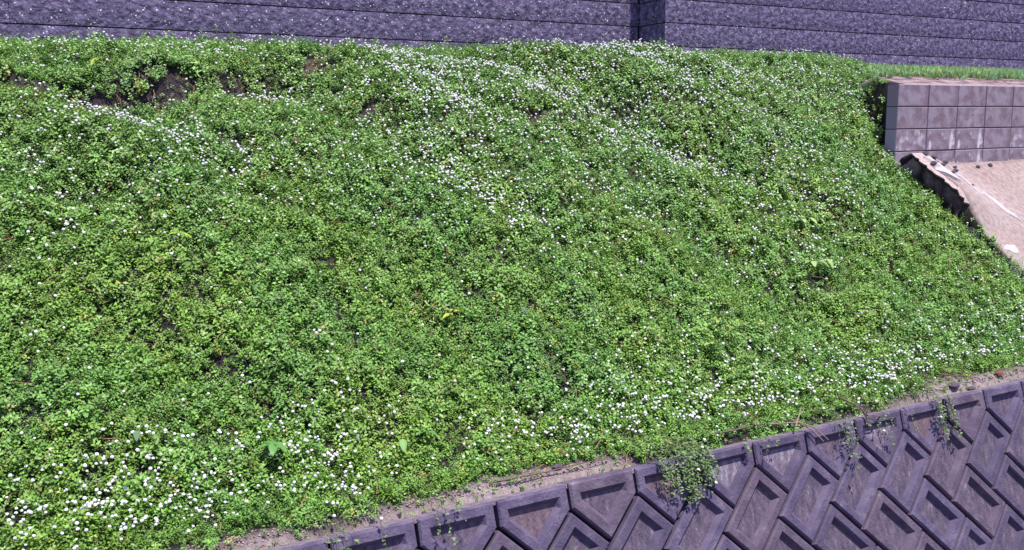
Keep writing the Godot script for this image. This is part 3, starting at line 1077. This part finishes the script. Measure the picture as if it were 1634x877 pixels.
func make_vines() -> void:
	vine("short leafy shoots over the wall edge at the far left end of its visible top", 1.11, [[-0.03, 0.08, 0.0], [0.03, 0.12, 0.02], [0.0, 0.10, 0.01], [0.07, 0.05, 0.02]], 1)
	vine("thin shoot with one white flower hanging on the second block from the left", 1.31, [[0.0, 0.11, 0.015]], 1)
	vine("thin straggling shoots on the third block from the left", 1.62, [[-0.04, 0.10, 0.0], [0.0, 0.16, 0.0], [0.05, 0.06, 0.04]], 0)
	var big := []
	for i in 34:
		var off := rng.randf_range(-0.17, 0.17)
		big.append([off, rng.randf_range(0.04, 0.27) * (1.0 - absf(off) * 2.2), rng.randf_range(-0.03, 0.06)])
	vine("widest and thickest mat of leafy shoots hanging over the retaining wall", 3.0, big, 3, 1.5)
	vine("few small leaves creeping on the wall edge just right of the thick mat", 3.52, [[-0.1, 0.05, 0.0], [0.0, 0.07, 0.03], [0.1, 0.04, 0.0]], 0)
	vine("long narrow shoots hanging beside dry roots", 4.16, [[-0.02, 0.20, 0.0], [0.0, 0.30, 0.03], [0.03, 0.22, 0.02], [-0.04, 0.12, -0.02], [0.05, 0.14, 0.02]], 0)
	vine("leafy shoots spilling along the wall edge left of a thin strand", 4.47, [[-0.1, 0.06, -0.02], [-0.02, 0.14, 0.0], [0.03, 0.19, 0.01], [0.06, 0.09, 0.03]], 1)
	vine("single thin strand of leaves hanging in a block joint", 4.735, [[0.0, 0.17, 0.0]], 0)
	var dense := []
	for i in 9: dense.append([rng.randf_range(-0.07, 0.07), rng.randf_range(0.08, 0.27), rng.randf_range(-0.02, 0.02)])
	vine("dense narrow tuft of shoots hanging farthest right on the retaining wall", 5.04, dense, 1, 1.3)


func make_ledge_details() -> void:
	# dry roots where the bank meets the wall
	var roots := [
		["pale dry twig pair hanging over the wall edge beside long shoots", [[Vector3(3.70, 0.03, -0.10), Vector3(3.84, 0.045, -0.01), Vector3(3.93, 0.01, 0.03), Vector3(4.01, -0.07, 0.06)], [Vector3(3.83, 0.05, -0.06), Vector3(3.91, 0.00, 0.03), Vector3(3.97, -0.07, 0.06)], [Vector3(3.80, 0.03, 0.01), Vector3(3.90, 0.075, -0.06), Vector3(3.95, 0.09, -0.10)]], 0.005, 0],
		["reddish brown root looping over the wall edge in the middle", [[Vector3(4.30, 0.09, -0.14), Vector3(4.35, 0.05, -0.02), Vector3(4.38, -0.01, 0.035), Vector3(4.43, -0.02, 0.035), Vector3(4.50, 0.01, 0.02)], [Vector3(4.36, 0.03, 0.0), Vector3(4.37, -0.06, 0.05)]], 0.006, 1],
		["thin dark root lying along the joint between earth and wall top", [[Vector3(3.30, 0.03, -0.13), Vector3(3.45, 0.035, -0.11), Vector3(3.62, 0.03, -0.13), Vector3(3.78, 0.03, -0.10)], [Vector3(3.5, 0.03, -0.12), Vector3(3.6, 0.05, -0.2)]], 0.006, 1],
		["short brown roots on the bare ledge at the right end", [[Vector3(5.36, 0.06, -0.24), Vector3(5.44, 0.05, -0.17), Vector3(5.52, 0.05, -0.13)], [Vector3(5.42, 0.07, -0.25), Vector3(5.46, 0.05, -0.17)], [Vector3(5.5, 0.06, -0.2), Vector3(5.6, 0.05, -0.16)]], 0.006, 1],
		["dark root lying along the bare ledge left of the thick mat", [[Vector3(1.95, 0.02, -0.14), Vector3(2.1, 0.028, -0.12), Vector3(2.25, 0.02, -0.13), Vector3(2.45, 0.03, -0.12), Vector3(2.62, 0.02, -0.13)]], 0.005, 1],
	]
	for r in roots:
		var st := begin(false)
		for path in r[1]: tube(st, path, r[2], r[2] * 0.5, 5)
		tag(put("dry_root", finish(st), M.root if r[3] else M.twig), r[0], "root", "dry roots on the wall edge")
	# stones on the ledge
	for d in [["dark oval stone on the ledge at right, larger of two there", 5.37, 0.13, 0.034], ["dark small stone on the ledge at right, beside the larger one", 5.53, 0.11, 0.024], ["flat brown stone on the sandy ledge left of centre", 2.33, 0.165, 0.022], ["reddish stone at the ledge's far right end", 5.86, 0.14, 0.028]]:
		var o := put("stone", lump(Vector3(d[3] * 1.3, d[3] * 0.75, d[3]), int(d[1] * 100)), M.dead if "reddish" in d[0] else M.pebble)
		o.position = on_ground(d[1], d[2], d[3] * 0.45)
		tag(o, d[0], "stone", "stones on the ledge")
	var dead := put("dead_leaf", large_leaf(0.075, 0.045, 0.4), M.dead)
	dead.position = on_ground(2.44, 0.25, 0.035)
	dead.rotation = Vector3(0.1, 1.9, 0.2)
	tag(dead, "curled red-brown dead leaf at the lower edge of the green", "dead leaf")
	# gravel and crumbs on the bare strip
	var pebble := lump(Vector3(0.006, 0.0045, 0.006), 5)
	var spots := []
	var shades := []
	for i in 5200:
		var x := rng.randf_range(-0.5, 7.0)
		var s := 0.13 + 0.16 * rng.randf() ** 1.4
		if cover(x, s) > 0.6: continue
		spots.append(Transform3D(Basis.from_euler(Vector3(0, rng.randf() * TAU, 0)).scaled(Vector3.ONE * rng.randf_range(0.25, 1.0)), on_ground(x, s, 0.0)))
		shades.append(Color(0.30, 0.27, 0.29).lerp(Color(1.3, 1.2, 1.2), rng.randf()))
	tag(scatter("gravel", pebble, M.earthy, spots, shades), "loose gravel and crumbs of earth along the top of the retaining wall", "gravel")
